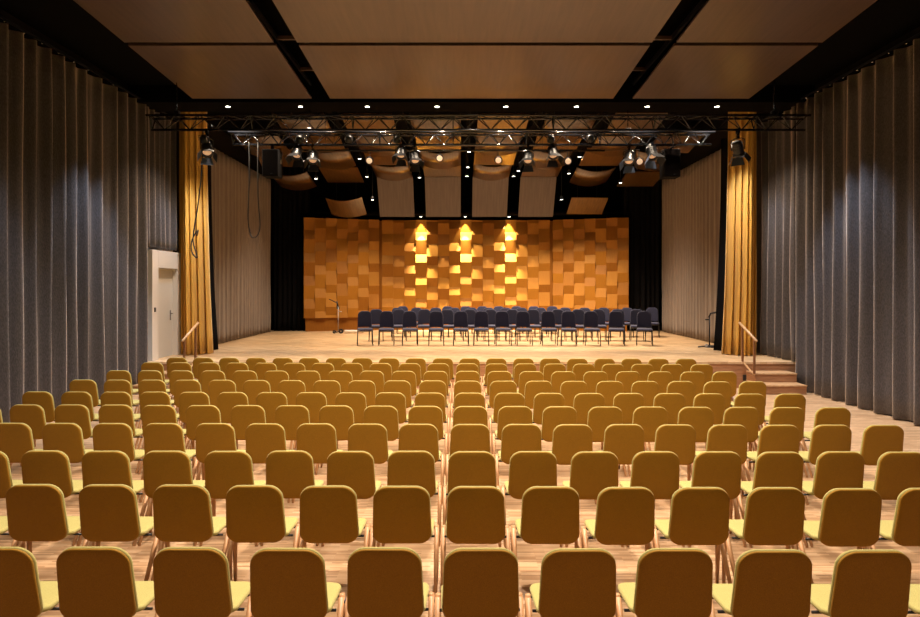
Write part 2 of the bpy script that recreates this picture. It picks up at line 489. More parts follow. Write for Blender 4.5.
curtain_x('black_curtain', 'black lining drape just behind the left mustard drape', -6.85, -6.56, 15.95, STZ + 0.015, 6.1, M['drape'], 0.14, 0.07, 5, 1.3, 1, 0.4)
curtain_x('black_curtain', 'black lining drape just behind the right mustard drape', 6.80, 7.1, 15.75, STZ + 0.015, 6.1, M['drape'], 0.14, 0.07, 6, 1.3, -1, -0.4)
curtain_x('black_curtain', 'black backdrop drape left of the orange wooden wall', -6.95, -5.62, 22.95, STZ + 0.015, 6.9, M['drape'], 0.2, 0.06, 7)
curtain_x('black_curtain', 'black backdrop drape right of the orange wooden wall', 6.1, 7.45, 22.95, STZ + 0.015, 6.9, M['drape'], 0.2, 0.06, 8)

def rail(x, y0, y1, label):
    t = thing('curtain_rail', label, 'curtain rail', (x, (y0 + y1) / 2, 6.32))
    L = (y1 - y0) / 2
    bm = bmesh.new(); box(bm, -0.02, 0.02, -L, L, 0.0, 0.03); link('track', bm, M['black_metal'], t)
    n = 20
    for k in range(n):
        y = -L + 2 * L * (k + 0.5) / n
        bm = bmesh.new(); lathe(bm, [(0.002, -0.03), (0.018, -0.02), (0.018, 0.0), (0.002, 0.01)], 8, Matrix.Translation((0, y, -0.01)))
        link('glider', bm, M['chrome'], t, smooth=True)
rail(XL + 0.06, 6.6, 15.0, 'black curtain rail with steel gliders above the left hall curtain')
rail(XR - 0.09, 6.6, 15.0, 'black curtain rail with steel gliders above the right hall curtain')

# ---------------------------------------------------------------- door at left (wall recess on the stage level)
dr = struct(bpy.data.objects.new('door_1', None)); COL.objects.link(dr); dr.location = (XL + 0.09, 14.45, STZ)
def doorpart(name, mat, x0, x1, y0, y1, z0, z1, bev=0.0, parent=dr):
    bm = bmesh.new(); box(bm, x0, x1, y0, y1, z0, z1, bev); return link(name, bm, mat, parent)
doorpart('door_frame', M['white_paint'], -0.18, 0.03, -0.74, -0.46, 0, 2.50, 0.004)
doorpart('door_frame', M['white_paint'], -0.18, 0.03, 0.48, 0.74, 0, 2.50, 0.004)
doorpart('door_head', M['white_paint'], -0.18, 0.03, -0.46, 0.48, 2.10, 2.50, 0.004)
doorpart('door_leaf', M['door_paint'], -0.14, -0.09, -0.46, 0.48, 0.005, 2.10, 0.004)
doorpart('threshold', M['deck'], -0.18, 0.03, -0.46, 0.48, 0.0, 0.004)
dh = tb('door_handle', M['chrome'], dr, [(-0.09, 0.36, 1.02), (-0.03, 0.36, 1.02), (-0.03, 0.24, 1.02)], 0.010)
bx('lock_plate', M['chrome'], dr, -0.09, -0.082, 0.335, 0.385, 0.86, 1.10)
bx('switch', M['rubber'], dr, 0.03, 0.045, -0.66, -0.60, 1.10, 1.20, 0.003)
struct(bx('wall_left_side', M['white_paint'], None, XL - 0.24, XL - 0.21, 13.6, 15.4, STZ, 3.2))

# ---------------------------------------------------------------- orange wooden wall of tilted tiles
ZB, ZT = 1.085, 4.79
TYPES = [  # (offset of the first ridge below the top, height of up-facing face, period)
    (0.767, 0.31, 0.84), (0.56, 0.50, 0.84), (0.125, 0.42, 0.84), (0.34, 0.31, 0.84),    # centre
    (0.03, 0.33, 0.82), (0.03, 0.52, 0.82),                                              # centre, outer columns
    (0.80, 0.35, 0.86), (0.38, 0.34, 0.84), (0.82, 0.52, 0.84), (0.38, 0.46, 0.84), (0.82, 0.32, 0.84),   # wings
]
def tile_section(name, p0, p1, cols, parent, seed, types, groove=0.06):
    """zigzag columns between two plan points, facing the hall"""
    rnd = random.Random(seed)
    p0 = Vector(p0); p1 = Vector(p1); dirv = (p1 - p0); L = dirv.length; dirv.normalize()
    nrm = Vector((dirv.y, -dirv.x))   # towards the hall (-Y)
    bm = bmesh.new(); lay = bm.faces.layers.float.new('stave_f')
    shade = []
    wcol = L / cols
    for c in range(cols):
        off, up, per = TYPES[types[c % len(types)]]
        per = per * rnd.uniform(0.98, 1.02)
        # breakpoints from the top: alternating valley, ridge
        ridge = ZT - off
        bp = []
        z = ridge + per * 3
        while z > ZB - per:
            bp.append((z + up, 0.0)); bp.append((z, 1.0)); z -= per
        dep = 0.10
        def depth(zz):
            for (za, da), (zb, db) in zip(bp, bp[1:]):
                if zb <= zz <= za:
                    return (da + (db - da) * (za - zz) / (za - zb)) * dep
            return 0
        zs = [ZT] + [z for z, _ in bp if ZB < z < ZT] + [ZB]
        a = p0 + dirv * (c * wcol); b = p0 + dirv * ((c + 1) * wcol - 0.004)
        for z1, z0 in zip(zs, zs[1:]):
            e = 1e-4
            d1, d0 = depth(z1 - e), depth(z0 + e)
            val = rnd.uniform(0.1, 0.75)
            q = []
            back = -0.10
            def V(p, d, z):
                s = p + nrm * d; return bm.verts.new((s.x, s.y, z))
            f1, f2, f3, f4 = V(a, d1, z1), V(b, d1, z1), V(b, d0, z0), V(a, d0, z0)
            g1, g2, g3, g4 = V(a, back, z1), V(b, back, z1), V(b, back, z0), V(a, back, z0)
            for f in ([f1, f2, f3, f4], [g2, g1, g4, g3], [f1, f4, g4, g1], [f2, g2, g3, f3], [f1, g1, g2, f2], [f4, f3, g3, g4]):
                fc = bm.faces.new(f); fc[lay] = val
    me = bpy.data.meshes.new(name)
    bm.normal_update(); bm.to_mesh(me)
    vals = [f[lay] for f in bm.faces]
    bm.free()
    at = me.attributes.new('stave', 'FLOAT', 'FACE')
    for i, v in enumerate(vals): at.data[i].value = v
    me.materials.append(M['tile'])
    o = bpy.data.objects.new(name, me); COL.objects.link(o); o.parent = parent
    return o
tw = thing('tile_wall', 'orange oak wall of tilted rectangular tiles behind the stage chairs', 'wooden wall', (0.23, 23.3, STZ))
def rel(p): return (p[0] - 0.23, p[1] - 23.3)
inv = -STZ
PL0, PL1, PR1, PR0 = (-5.76, 22.6), (-3.10, 23.45), (3.56, 23.45), (6.22, 22.6)
for (nm, a, b, n, sd, ty) in (('left_wing', PL0, PL1, 7, 3, [6, 7, 8, 9, 10, 7, 8]), ('centre_section', (-2.98, 23.5), (3.44, 23.5), 15, 5, [4, 2, 3, 0, 1, 2, 3, 0, 1, 2, 3, 0, 1, 2, 5]),
                              ('right_wing', PR1, PR0, 7, 8, [9, 8, 9, 10, 7, 8, 9])):
    o = tile_section(nm, rel(a), rel(b), n, tw, sd, ty)
    o.location.z = -STZ
for (nm, a, b) in (('plinth', (PL0[0] + .05, PL0[1] + .06), (PL1[0], PL1[1] + .06)), ('plinth', (PL1[0], PL1[1] + .06), (PR1[0], PR1[1] + .06)), ('plinth', (PR1[0], PR1[1] + .06), (PR0[0] - .05, PR0[1] + .06))):
    a = Vector(rel(a)); b = Vector(rel(b)); d = b - a; n = Vector((d.y, -d.x)).normalized()
    bm = bmesh.new()
    vs = [bm.verts.new((p.x, p.y, z)) for p in (a, b, b - n * 0.1, a - n * 0.1) for z in (0.0, ZT - STZ - 0.02)]
    for f in ((0, 2, 3, 1), (2, 4, 5, 3), (4, 6, 7, 5), (6, 0, 1, 7), (1, 3, 5, 7), (0, 6, 4, 2)): bm.faces.new([vs[i] for i in f])
    me_o = link(nm, bm, M['tile'], tw)
struct(bx('trim_5', M['black'], None, -5.8, 6.26, 23.75, 24.3, STZ, 6.9))

# ---------------------------------------------------------------- stage ceiling: columns of acoustic panels
colX = lambda c: 0.24 + 1.72 * (c - 1.5)       # c = 0..3 are the four middle columns
def panel_mesh(wd, ln, curved):
    bm = bmesh.new(); nx = 14 if curved else 2; t = 0.03
    rows = []
    for j in (0, 1):
        for top in (0, 1):
            rows.append([bm.verts.new((wd * (i / nx - 0.5), ln * (j - 0.5), (-0.15 * (1 - (2 * i / nx - 1) ** 2) if curved else 0) + top * t)) for i in range(nx + 1)])
    b0, t0, b1, t1 = rows
    for i in range(nx):
        bm.faces.new([b0[i], b1[i], b1[i + 1], b0[i + 1]]); bm.faces.new([t0[i], t0[i + 1], t1[i + 1], t1[i]])
        bm.faces.new([b0[i], b0[i + 1], t0[i + 1], t0[i]]); bm.faces.new([b1[i], t1[i], t1[i + 1], b1[i + 1]])
    bm.faces.new([b0[0], t0[0], t1[0], b1[0]]); bm.faces.new([b0[-1], b1[-1], t1[-1], t0[-1]])
    return bm
CN = {-2: 'outermost left', -1: 'second left', 0: 'third left', 1: 'just left of centre', 2: 'just right of centre', 3: 'third right', 4: 'second right', 5: 'outermost right'}
RN = ['nearest the back wall', 'second from the back wall', 'third from the back wall', 'nearest the hall']
def rods(o, hx):
    inv = o.rotation_euler.to_matrix().inverted()
    for sx in (-hx, hx):
        p = Vector((sx, 0, 0.0)); top = inv @ Vector((0, 0, 7.0 - o.location.z - 0.02))
        tb('hanger_rod', M['rubber'], o, [p, p + top], 0.005, 6)
def ac_panel(c, r, y, z, ln, tilt, wd=1.29, rz=0, dx=0):
    curved = (c + r) % 2 == 0
    o = link('acoustic_panel', panel_mesh(wd, ln, curved), M['reflector'], None, smooth=False, loc=(colX(c) + dx, y, z), rot=(R(tilt), 0, R(rz)))
    if curved:
        for p in o.data.polygons: p.use_smooth = len(p.vertices) == 4 and abs(p.normal.z) > 0.5
    kind = 'curved' if curved else 'flat'
    rods(o, 0.35)
    tag(o, f'{kind} oak reflector above the stage, {CN[c]} column, {RN[r]}', 'acoustic panel', 'oak reflectors under the stage ceiling')
    return o
for c in range(-2, 6):
    rr = random.Random(c * 13)
    for r, (y, z) in enumerate(((21.1, 6.26), (19.4, 6.34), (17.7, 6.42), (16.0, 6.45))):
        side = c in (-2, -1, 4, 5)
        tl = -8 if not side else -10
        if c in (-2, 5) and r == 3: continue
        ac_panel(c, r, y + (0.15 if c in (-2, 5) else 0), z - (0.18 if c in (-1, 4) and r == 0 else 0.3 if c in (-2, 5) and r == 0 else 0), 1.45, tl, rz=(-14 if c == 5 and r == 1 else 8 if c == -2 and r == 1 else 0))
# steep panels above the tile wall
for c in range(0, 4):
    bm = bmesh.new(); box(bm, -0.645, 0.645, -0.015, 0.015, -0.79, 0.79)
    o = link('sloping_panel', bm, M['back_panel'], None, loc=(colX(c), 22.45, 5.52), rot=(R(33), 0, 0))
    rods(o, 0.4)
    tag(o, ['left end', 'second from left', 'third from left', 'right end'][c] + ' tall sloping brown panel above the orange tile wall', 'sloping panel', 'sloping panels above the tile wall')
for c, lab, cv in ((-1, 'curved oak reflector low above left wing of orange tile wall', True), (4, 'flat oak reflector low above right wing of orange tile wall', False)):
    o = link('acoustic_panel', panel_mesh(1.29, 0.95, cv), M['reflector'], None, loc=(colX(c), 21.9, 5.12), rot=(R(-30), 0, R(-3 if c < 0 else 3)))
    rods(o, 0.35)
    tag(o, lab, 'acoustic panel', 'oak reflectors under the stage ceiling')
# black ribs between the columns
for i, k in enumerate(range(-2, 5)):
    X = 0.24 + 1.72 * (k - 1)
    o = struct(bx(f'trim_{6 + i}', M['black'], None, X - 0.06, X + 0.06, 14.1, 21.6, 6.52, 6.66))

# ---------------------------------------------------------------- downlights
def downlight(loc, label, group, cord=0.0, rad=0.05, energy=0, color=C_STAGE, ang=100, aim=None, lens='lamp_on'):
    t = thing('downlight', label, 'ceiling light', loc, 0, group)
    bm = bmesh.new(); lathe(bm, [(rad * 1.25, 0.0), (rad * 1.3, 0.01), (rad * 1.3, 0.09), (rad * 0.9, 0.12), (0.01, 0.121)], 16)
    bmesh.ops.delete(bm, geom=[f for f in bm.faces if len(f.verts) > 4 and f.calc_center_median().z < 0.005], context='FACES')
    link('housing', bm, M['black_metal'], t, smooth=True)
    bm = bmesh.new(); lathe(bm, [(rad * 1.2, 0.004), (rad * 1.2, 0.012)], 16); link('lens', bm, M[lens], t)
    if cord > 0: tb('cord', M['rubber'], t, [(0, 0, 0.11), (0, 0, 0.11 + cord)], 0.006, 6)
    if energy:
        l = spot('lamp', (0, 0, -0.02), aim or (0, 0, -3), energy, color, ang, 0.7, 0.05); l.parent = t
    return t
for i, x in enumerate((227, 300, 367, 437, 506, 577, 648, 718)):
    X = (x - 460) * 13.55 / F
    downlight((X, 13.6, 6.245), f'small round downlight in the black stage header, {ORD[i]} from the left', 'downlights in the header', 0, 0.042, E_SLOT * (2.4 if i in (0, 7) else 1), C_STAGE, 115)
SL = [ # px, y(px), depth, energy, cord
    (469, 152, 19.0, 1), (467.7, 167.4, 20.5, 0), (466.9, 176.4, 21.4, 1), (419.6, 177.7, 21.4, 1), (518.5, 171, 20.6, 1),
    (513.7, 176.4, 21.3, 0), (359.5, 159, 19.6, 1), (316, 179, 20.6, 0), (367, 177, 21.0, 1), (372.5, 200, 21.5, 0),
    (579.4, 157, 19.6, 1), (569, 173.6, 20.6, 1), (561.5, 199.7, 21.5, 0), (620.5, 183, 20.6, 0)]
pos = ['top of the middle rib', 'middle rib, second from the top', 'middle rib, third from the top', 'rib left of the middle', 'rib right of the middle, upper of two',
       'rib right of the middle, lower of two', 'second rib to the left, high up', 'far left rib on a cord', 'second rib to the left, lower', 'hanging low on a cord above left wing',
       'second rib to the right, high up', 'second rib to the right, lower', 'hanging low on a cord above right wing', 'far right rib on a cord']
for (px, py, d, en), lb in zip(SL, pos):
    z = EYE + (286 - py) * d / F
    downlight(((px - 460) * d / F, d, z), 'small round downlight over the stage, ' + lb, 'downlights over the stage', max(0.02, 7.0 - z - 0.11), 0.042, E_STAGE * (0.3 if d > 20.8 else 2.2) if en else E_STAGE * 0.35, C_STAGE, 110)
for (px, lb) in ((421, 'left'), (465.2, 'middle'), (509, 'right')):
    d = 23.33; z = 4.97
    t = downlight(((px - 460) * d / F, d - 0.06, z - 0.075), f'{lb} one of three wall washers lighting the centre of the orange tile wall', 'wall washers over the tile wall', 0, 0.05, 0)
    X = (px - 460) * d / F
    l = spot('lamp', (0, 0, -0.03), (0, 0.07, -2.0), E_WASH * 0.8, (1, 0.88, 0.56), 66, 0.3, 0.03); l.parent = t
    l = spot('lamp', (0, -0.08, -0.03), (0, 0.20, -2.6), E_WASH * 7, (1, 0.88, 0.58), 34, 1.0, 0.03); l.parent = t

# hall lights: in the slots of the ceiling, above and behind the viewer
def hall(x, y, z, e, ang=130, color=C_HOUSE, aim=None, size=0.25):
    spot('hall_lamp', (x, y, z), aim or (x, y, 0), e, color, ang, 0.8, size)
for x in (-3.0, 0.24, 3.51):
    for y in (4.0, 7.2, 10.6):
        hall(x, y, zc(y) - 0.03, E_HOUSE * (1.95 if x == 0.24 else 0.6), size=0.05 if y > 10 else 0.25)
for (x, s) in ((-5.6, -1), (6.1, 1)):
    for y, e in ((8.3, 0.45), (11.3, 1.0), (14.25, 0.6)):
        spot('curtain_washer', (x + s * 0.1, y, 6.2), (x + s * 0.5, y, 0.0), E_COOL * e, C_COOL, 66, 0.5, 0.05)

# ---------------------------------------------------------------- trusses and pipes
def truss(x0, x1, y, zt, h, dep, label, bay=0.5):
    cx = (x0 + x1) / 2; L = (x1 - x0) / 2
    t = thing('lighting_truss', label, 'truss', (cx, y, zt))
    A = Vector((0, 0, 0)); B = Vector((0, dep, 0)); C = Vector((0, dep / 2, -h))
    for P, e in ((A, 0), (B, -0.02), (C, -0.04)):
        tb('chord', M['alu'], t, [(-L - e, P.y, P.z), (L + e, P.y, P.z)], 0.024, 10)
    n = int(2 * L / bay)
    for (P, Q) in ((A, C), (B, C), (A, B)):
        bm = bmesh.new()
        for k in range(n):
            xa = -L + 0.06 + (2 * L - 0.12) * k / n; xb = -L + 0.06 + (2 * L - 0.12) * (k + 1) / n; xm = (xa + xb) / 2
            tube(bm, [(xa, P.y, P.z), (xm, Q.y, Q.z)], 0.010, 6, False)
            tube(bm, [(xm, Q.y, Q.z), (xb, P.y, P.z)], 0.010, 6, False)
            if k % 4 == 0: tube(bm, [(xa, P.y, P.z), (xa, Q.y, Q.z)], 0.013, 6, False)
        link('lattice', bm, M['alu'], t, smooth=True)
    return t
truss(-6.25, 6.98, 12.2, 5.67, 0.26, 0.26, 'long black lighting truss across the hall in front of the stage')
truss(-5.2, 5.72, 13.75, 5.72, 0.25, 0.26, 'shorter black truss just behind the long one', 0.42)
for (x0, x1, y, z, lb) in ((-3.85, 3.45, 14.6, 5.50, 'thin black pipe behind the trusses holding small round floods'), (-5.3, 5.6, 15.6, 5.85, 'thin black pipe, farther and higher, behind both trusses')):
    o = tb('lighting_pipe', M['alu'], None, [(-(x1 - x0) / 2, 0, 0), ((x1 - x0) / 2, 0, 0)], 0.024, 10, loc=((x0 + x1) / 2, y, z))
    tag(o, lb, 'pipe')
    for hx in (-3.2, 0.24, 1.96):
        tb('hanger_rod', M['rubber'], o, [(hx - (x0 + x1) / 2, 0, 0.0), (hx - (x0 + x1) / 2, 0, 6.53 - z)], 0.006, 6)
def hanger(x, y, z0, z1, label):
    t = thing('hoist_chain', label, 'chain hoist', (x, y, z0))
    bm = bmesh.new()
    n = int((z1 - z0) / 0.05)
    for k in range(n):
        z = (k + 0.5) * (z1 - z0) / n
        s = 0.012
        if k % 2: box(bm, -s, s, -0.004, 0.004, z - 0.032, z + 0.032)
        else: box(bm, -0.004, 0.004, -s, s, z - 0.032, z + 0.032)
    link('chain', bm, M['alu'], t)
    bm = bmesh.new(); box(bm, -0.06, 0.06, -0.05, 0.05, -0.02, 0.10, 0.01); link('hook_block', bm, M['black_metal'], t)
hanger(-5.70, 12.33, 5.69, 6.62, 'left hoist chain holding the long truss')
hanger(6.32, 12.33, 5.69, 6.62, 'right hoist chain holding the long truss')
for x, lb in ((-3.4, 'left'), (3.8, 'right')):
    hanger(x, 13.88, 5.74, 6.26, f'{lb} hoist chain holding the shorter truss')

# ---------------------------------------------------------------- stage lights
def fresnel(px, py, d, ztop, yaw, pitch, label, sc=1.0, gel=False, energy=0, lens='lamp_warm', doors=True):
    """theatre light: body centre at the given place, hung from a bar at ztop"""
    X = (px - 460) * d / F; Z = EYE + (286 - py) * d / F
    t = thing('stage_light', label, 'stage light', (X, d, Z), 0, 'theatre lights on the trusses')
    rot = Euler((R(pitch), 0, R(yaw)), 'XYZ').to_matrix().to_4x4()   # local -Z is the beam
    def T(bm): bmesh.ops.transform(bm, matrix=rot, verts=bm.verts); return bm
    bm = bmesh.new()
    lathe(bm, [(0.05 * sc, 0.19 * sc), (0.09 * sc, 0.17 * sc), (0.10 * sc, 0.10 * sc), (0.10 * sc, -0.05 * sc), (0.115 * sc, -0.07 * sc), (0.115 * sc, -0.11 * sc), (0.10 * sc, -0.11 * sc), (0.095 * sc, -0.06 * sc)], 18)
    for k in range(3):
        a = 0.0 + k * 0.05
        lathe(bm, [(0.108 * sc, (0.02 + a) * sc), (0.108 * sc, (0.035 + a) * sc)], 18)
    body = link('housing', T(bm), M['black_metal'], t, smooth=False)
    bm = bmesh.new(); lathe(bm, [(0.012 * sc, -0.088 * sc), (0.06 * sc, -0.082 * sc), (0.085 * sc, -0.07 * sc), (0.088 * sc, -0.06 * sc)], 18)
    link('lens', T(bm), M[lens], t, smooth=True)
    if doors:
        for k in range(4):
            bm = bmesh.new(); a = 0.115 * sc
            w0, w1 = 0.09 * sc, (0.13 if k % 2 == 0 else 0.11) * sc
            v = [bm.verts.new(p) for p in ((-w0, a, -0.11 * sc), (w0, a, -0.11 * sc), (w1, a + 0.07 * sc, -0.25 * sc), (-w1, a + 0.07 * sc, -0.25 * sc))]
            fr = bm.faces.new(v); ex = bmesh.ops.extrude_face_region(bm, geom=[fr])
            bmesh.ops.translate(bm, vec=(0, 0.004, 0.002), verts=[g for g in ex['geom'] if isinstance(g, bmesh.types.BMVert)])
            bmesh.ops.rotate(bm, cent=(0, 0, 0), matrix=Matrix.Rotation(k * PI / 2, 3, 'Z'), verts=bm.verts)
            link('barn_door', T(bm), M['blue_gel'] if gel and k in (0, 1) else M['black_metal'], t)
    # yoke and clamp
    yw = Matrix.Rotation(R(yaw), 4, 'Z')
    ht = ztop - Z
    bm = bmesh.new()
    pts = [(-0.125 * sc, 0, 0), (-0.125 * sc, 0, ht * 0.5), (-0.06 * sc, 0, ht * 0.5 + 0.03), (0.06 * sc, 0, ht * 0.5 + 0.03), (0.125 * sc, 0, ht * 0.5), (0.125 * sc, 0, 0)]
    tube(bm, pts, 0.010, 6); bmesh.ops.transform(bm, matrix=yw, verts=bm.verts)
    link('yoke', bm, M['chrome'], t)
    bm = bmesh.new(); box(bm, -0.022, 0.022, -0.03, 0.03, ht * 0.5 + 0.03, ht - 0.02, 0.004)
    box(bm, -0.03, 0.03, -0.045, 0.045, ht - 0.07, ht + 0.02, 0.006)
    link('clamp', bm, M['alu'], t)
    if energy:
        dirv = rot.to_3x3() @ Vector((0, 0, -1))
        l = spot('lamp', dirv * 0.12 * sc, dirv * 3, energy, C_STAGE, 60, 0.5, 0.05); l.parent = t
    return t
# hung from the long truss (bottom chord 5.41) and the shorter truss (5.47)
FX = [ # px, py, depth, ztop, yaw, pitch, gel, scale, label
    (207, 150, 12.33, 5.41, 25, -38, True, 1.1, 'theatre light in front of left mustard drape at the truss end'),
    (738, 150, 12.33, 5.41, -40, 35, True, 1.15, 'theatre light in front of right mustard drape at the truss end'),
    (297, 153, 13.88, 5.47, -8, -30, False, 1.15, 'theatre light beside the left speaker, upper of a pair'),
    (313, 158, 13.88, 5.47, 8, -35, False, 1.1, 'theatre light right of left speaker, lower of a pair'),
    (401, 153, 13.88, 5.47, -5, -30, False, 1.1, 'theatre light left of centre, upper of a pair'),
    (415, 158.5, 13.88, 5.47, 12, -35, False, 1.1, 'theatre light left of centre, lower of a pair'),
    (528, 158.5, 13.88, 5.47, -12, -35, False, 1.1, 'theatre light right of centre, lower of a pair'),
    (553, 153, 13.88, 5.47, 5, -30, False, 1.15, 'theatre light right of centre, upper of a pair'),
    (629, 159, 13.88, 5.47, -20, -35, True, 1.15, 'theatre light left of the right speaker, lower of a pair'),
    (652, 153, 13.75, 5.47, 12, -28, True, 1.25, 'theatre light next to the right speaker, upper of a pair'),
]
for (px, py, d, zt, yw, pt, gel, sc, lb) in FX:
    fresnel(px, py, d, zt, yw, pt, 'black ' + lb, sc * 0.88, gel, 0)
# moving-head style housings sitting on the shorter truss
for i, (px, py) in enumerate(((349, 138.5), (397, 139), (551, 139), (590, 138), (204.5, 139), (300, 139))):
    d = 13.88 if i != 4 else 12.33
    X = (px - 460) * d / F; Z = EYE + (286 - py) * d / F
    t = thing('clamp_box', ['black lamp ballast on shorter truss left of centre', 'black lamp ballast above the left-of-centre pair of lights', 'black lamp ballast above the right-of-centre pair of lights', 'black lamp ballast on shorter truss right of centre', 'black lamp ballast at the left end of the long truss', 'black lamp ballast above the pair beside left speaker'][i], 'ballast', (X, d, Z))
    bm = bmesh.new(); lathe(bm, [(0.03, -0.10), (0.085, -0.08), (0.09, 0.03), (0.05, 0.08), (0.02, 0.09)], 14, Matrix.Rotation(R(15), 4, 'X')); link('housing', bm, M['black_metal'], t, smooth=True)
    tb('handle', M['chrome'], t, [(-0.08, -0.07, -0.05), (-0.07, -0.10, 0.05), (0.07, -0.10, 0.05), (0.08, -0.07, -0.05)], 0.008, 6)
# five round floods on the pipe
for i, (px, py) in enumerate(((369.4, 160.5), (439.6, 158), (498.3, 160), (568, 161), (639.4, 161.4))):
    d = 14.5
    X = (px - 460) * d / F; Z = EYE + (286 - py) * d / F
    t = thing('round_flood', f'small black flood with pale round face under the pipe, {ORD[i]} from the left', 'stage light', (X, d, Z), 0, 'round floods under the pipe')
    rx = Matrix.Rotation(R(72), 4, 'X')
    bm = bmesh.new(); lathe(bm, [(0.09, -0.02), (0.095, 0.0), (0.085, 0.06), (0.05, 0.15), (0.02, 0.16)], 18, Matrix.Rotation(R(-62), 4, 'X')); link('housing', bm, M['black_metal'], t, smooth=True)
    bm = bmesh.new(); lathe(bm, [(0.070, -0.026), (0.070, -0.018)], 18, Matrix.Rotation(R(-62), 4, 'X')); link('lens', bm, M['lamp_white'], t)
    if i < 4:
        tb('bracket', M['black_metal'], t, [(0, 0.08, 0.08), (0, 0.10, 5.48 - Z)], 0.010, 6)
    else:
        tb('bracket', M['black_metal'], t, [(0, 0.08, 0.08), (0, 0.0, 5.50 - Z), (-0.95, 0.1, 5.50 - Z)], 0.010, 6)

# ---------------------------------------------------------------- hanging speakers
def speaker(px0, px1, py0, py1, d, label):
    X0 = (px0 - 460) * d / F; X1 = (px1 - 460) * d / F
    Z1 = EYE + (286 - py0) * d / F; Z0 = EYE + (286 - py1) * d / F
    t = thing('hanging_speaker', label, 'speaker', ((X0 + X1) / 2, d, Z0))
    wd = (X1 - X0) / 2; h = Z1 - Z0
    bm = bmesh.new(); box(bm, -wd, wd, 0, 0.36, 0, h, 0.012); link('cabinet', bm, M['drape'], t)
    bm = bmesh.new(); box(bm, -wd + 0.015, wd - 0.015, -0.012, 0.0, 0.02, h - 0.02, 0.004); link('grille', bm, M['speaker'], t)
    tb('bracket', M['chrome'], t, [(-wd - 0.012, 0.18, h * 0.5), (-wd - 0.012, 0.18, h + 0.04), (wd + 0.012, 0.18, h + 0.04), (wd + 0.012, 0.18, h * 0.5)], 0.009, 6)
    bm = bmesh.new(); cy = 13.88 - d; box(bm, -0.03, 0.03, min(cy, 0.18) - 0.03, max(cy, 0.18) + 0.03, h + 0.03, 5.47 - Z0, 0.005); link('clamp', bm, M['alu'], t)
    bm = bmesh.new(); box(bm, wd * 0.1, wd * 0.32, -0.016, -0.010, 0.04, 0.055); link('badge', bm, M['chrome'], t)
speaker(262, 278, 149, 176, 13.70, 'black loudspeaker hanging from shorter truss on the left')
speaker(664.5, 680.5, 149, 176.5, 14.0, 'black loudspeaker hanging from shorter truss on the right')

# hanging cables
def cable(name, label, pts, r=0.011):
    V = [Vector(p) for p in pts]; o0 = V[0]; out = []
    V = [V[0]] + V + [V[-1]]
    for p0, p1, p2, p3 in zip(V, V[1:], V[2:], V[3:]):
        for k in range(5):
            u = k / 5
            out.append(0.5 * ((2 * p1) + (p2 - p0) * u + (2 * p0 - 5 * p1 + 4 * p2 - p3) * u * u + (3 * p1 - p0 - 3 * p2 + p3) * u ** 3) - o0)
    out.append(V[-1] - o0)
    o = tb(name, M['rubber'], None, out, r, 6, loc=o0)
    return tag(o, label, 'cable')
def P(px, py, d): return ((px - 460) * d / F, d, EYE + (286 - py) * d / F)
cable('hanging_cable', 'black cable loop hanging from shorter truss, left of left speaker', [P(249, 142, 13.8), P(249.5, 175, 13.8), P(248, 215, 13.8), P(249.5, 230, 13.8), P(252, 237, 13.8), P(257, 236, 13.8), P(260, 225, 13.8), P(258, 195, 13.8), P(258, 142, 13.8)], 0.014)
cable('hanging_cable', 'black cable with coiled end hanging in front of left mustard drape', [P(203, 131, 12.4), P(202, 165, 12.4), P(198, 205, 12.4), P(193, 238, 12.4), P(196, 252, 12.4), P(197, 258, 12.4), P(192, 252, 12.4), P(192, 240, 12.4), P(198, 230, 12.4), P(197, 236, 12.4)], 0.012)

# ---------------------------------------------------------------- microphone stands and things on the stage
t = thing('microphone_stand', 'pale microphone stand with black boom in front of the tile wall', 'microphone stand', (-4.39, 22.1, STZ))
tb('pole', M['grey_plastic'], t, [(0, 0, 0.04), (0, 0, 0.95)], 0.013)
tb('boom', M['black_metal'], t, [(0.04, 0, 0.86), (-0.02, 0, 1.06), (-0.33, 0, 1.22)], 0.014)
tb('clamp', M['black_metal'], t, [(-0.03, 0, 0.86), (-0.04, 0, 1.14)], 0.025)
tb('side_arm', M['grey_plastic'], t, [(0.0, 0, 0.78), (0.13, 0, 0.76)], 0.014)
for a in (20, 140, 260): tb('foot', M['black_metal'], t, [(0, 0, 0.05), (0.16 * math.cos(R(a)), 0.16 * math.sin(R(a)), 0.02)], 0.014)
t = thing('floor_roller', 'pale rolled tube on dark wheels lying by the microphone stand', 'rolled tube', (-4.1, 21.75, STZ))
bm = bmesh.new(); lathe(bm, [(0.05, 0.0), (0.055, 0.02), (0.055, 0.68), (0.05, 0.70)], 14, Matrix.Translation((0.0, 0, 0.07)) @ Matrix.Rotation(R(90), 4, 'Y')); link('tube', bm, M['mdf'], t, smooth=True)
for x, r in ((-0.36, 0.06), (-0.12, 0.085)):
    bm = bmesh.new(); lathe(bm, [(r * 0.5, -0.03), (r, -0.03), (r, 0.03), (r * 0.5, 0.03)], 16, Matrix.Translation((x, 0, r)) @ Matrix.Rotation(R(90), 4, 'X')); wl = link('wheel', bm, M['rubber'], t)
    bm = bmesh.new(); lathe(bm, [(r * 0.4, -0.035), (r * 0.4, 0.035)], 12, Matrix.Translation((x, 0, r)) @ Matrix.Rotation(R(90), 4, 'X')); link('hub', bm, M['chrome'], wl)
tb('axle', M['chrome'], t, [(-0.36, 0, 0.06), (0.02, 0, 0.07)], 0.012)

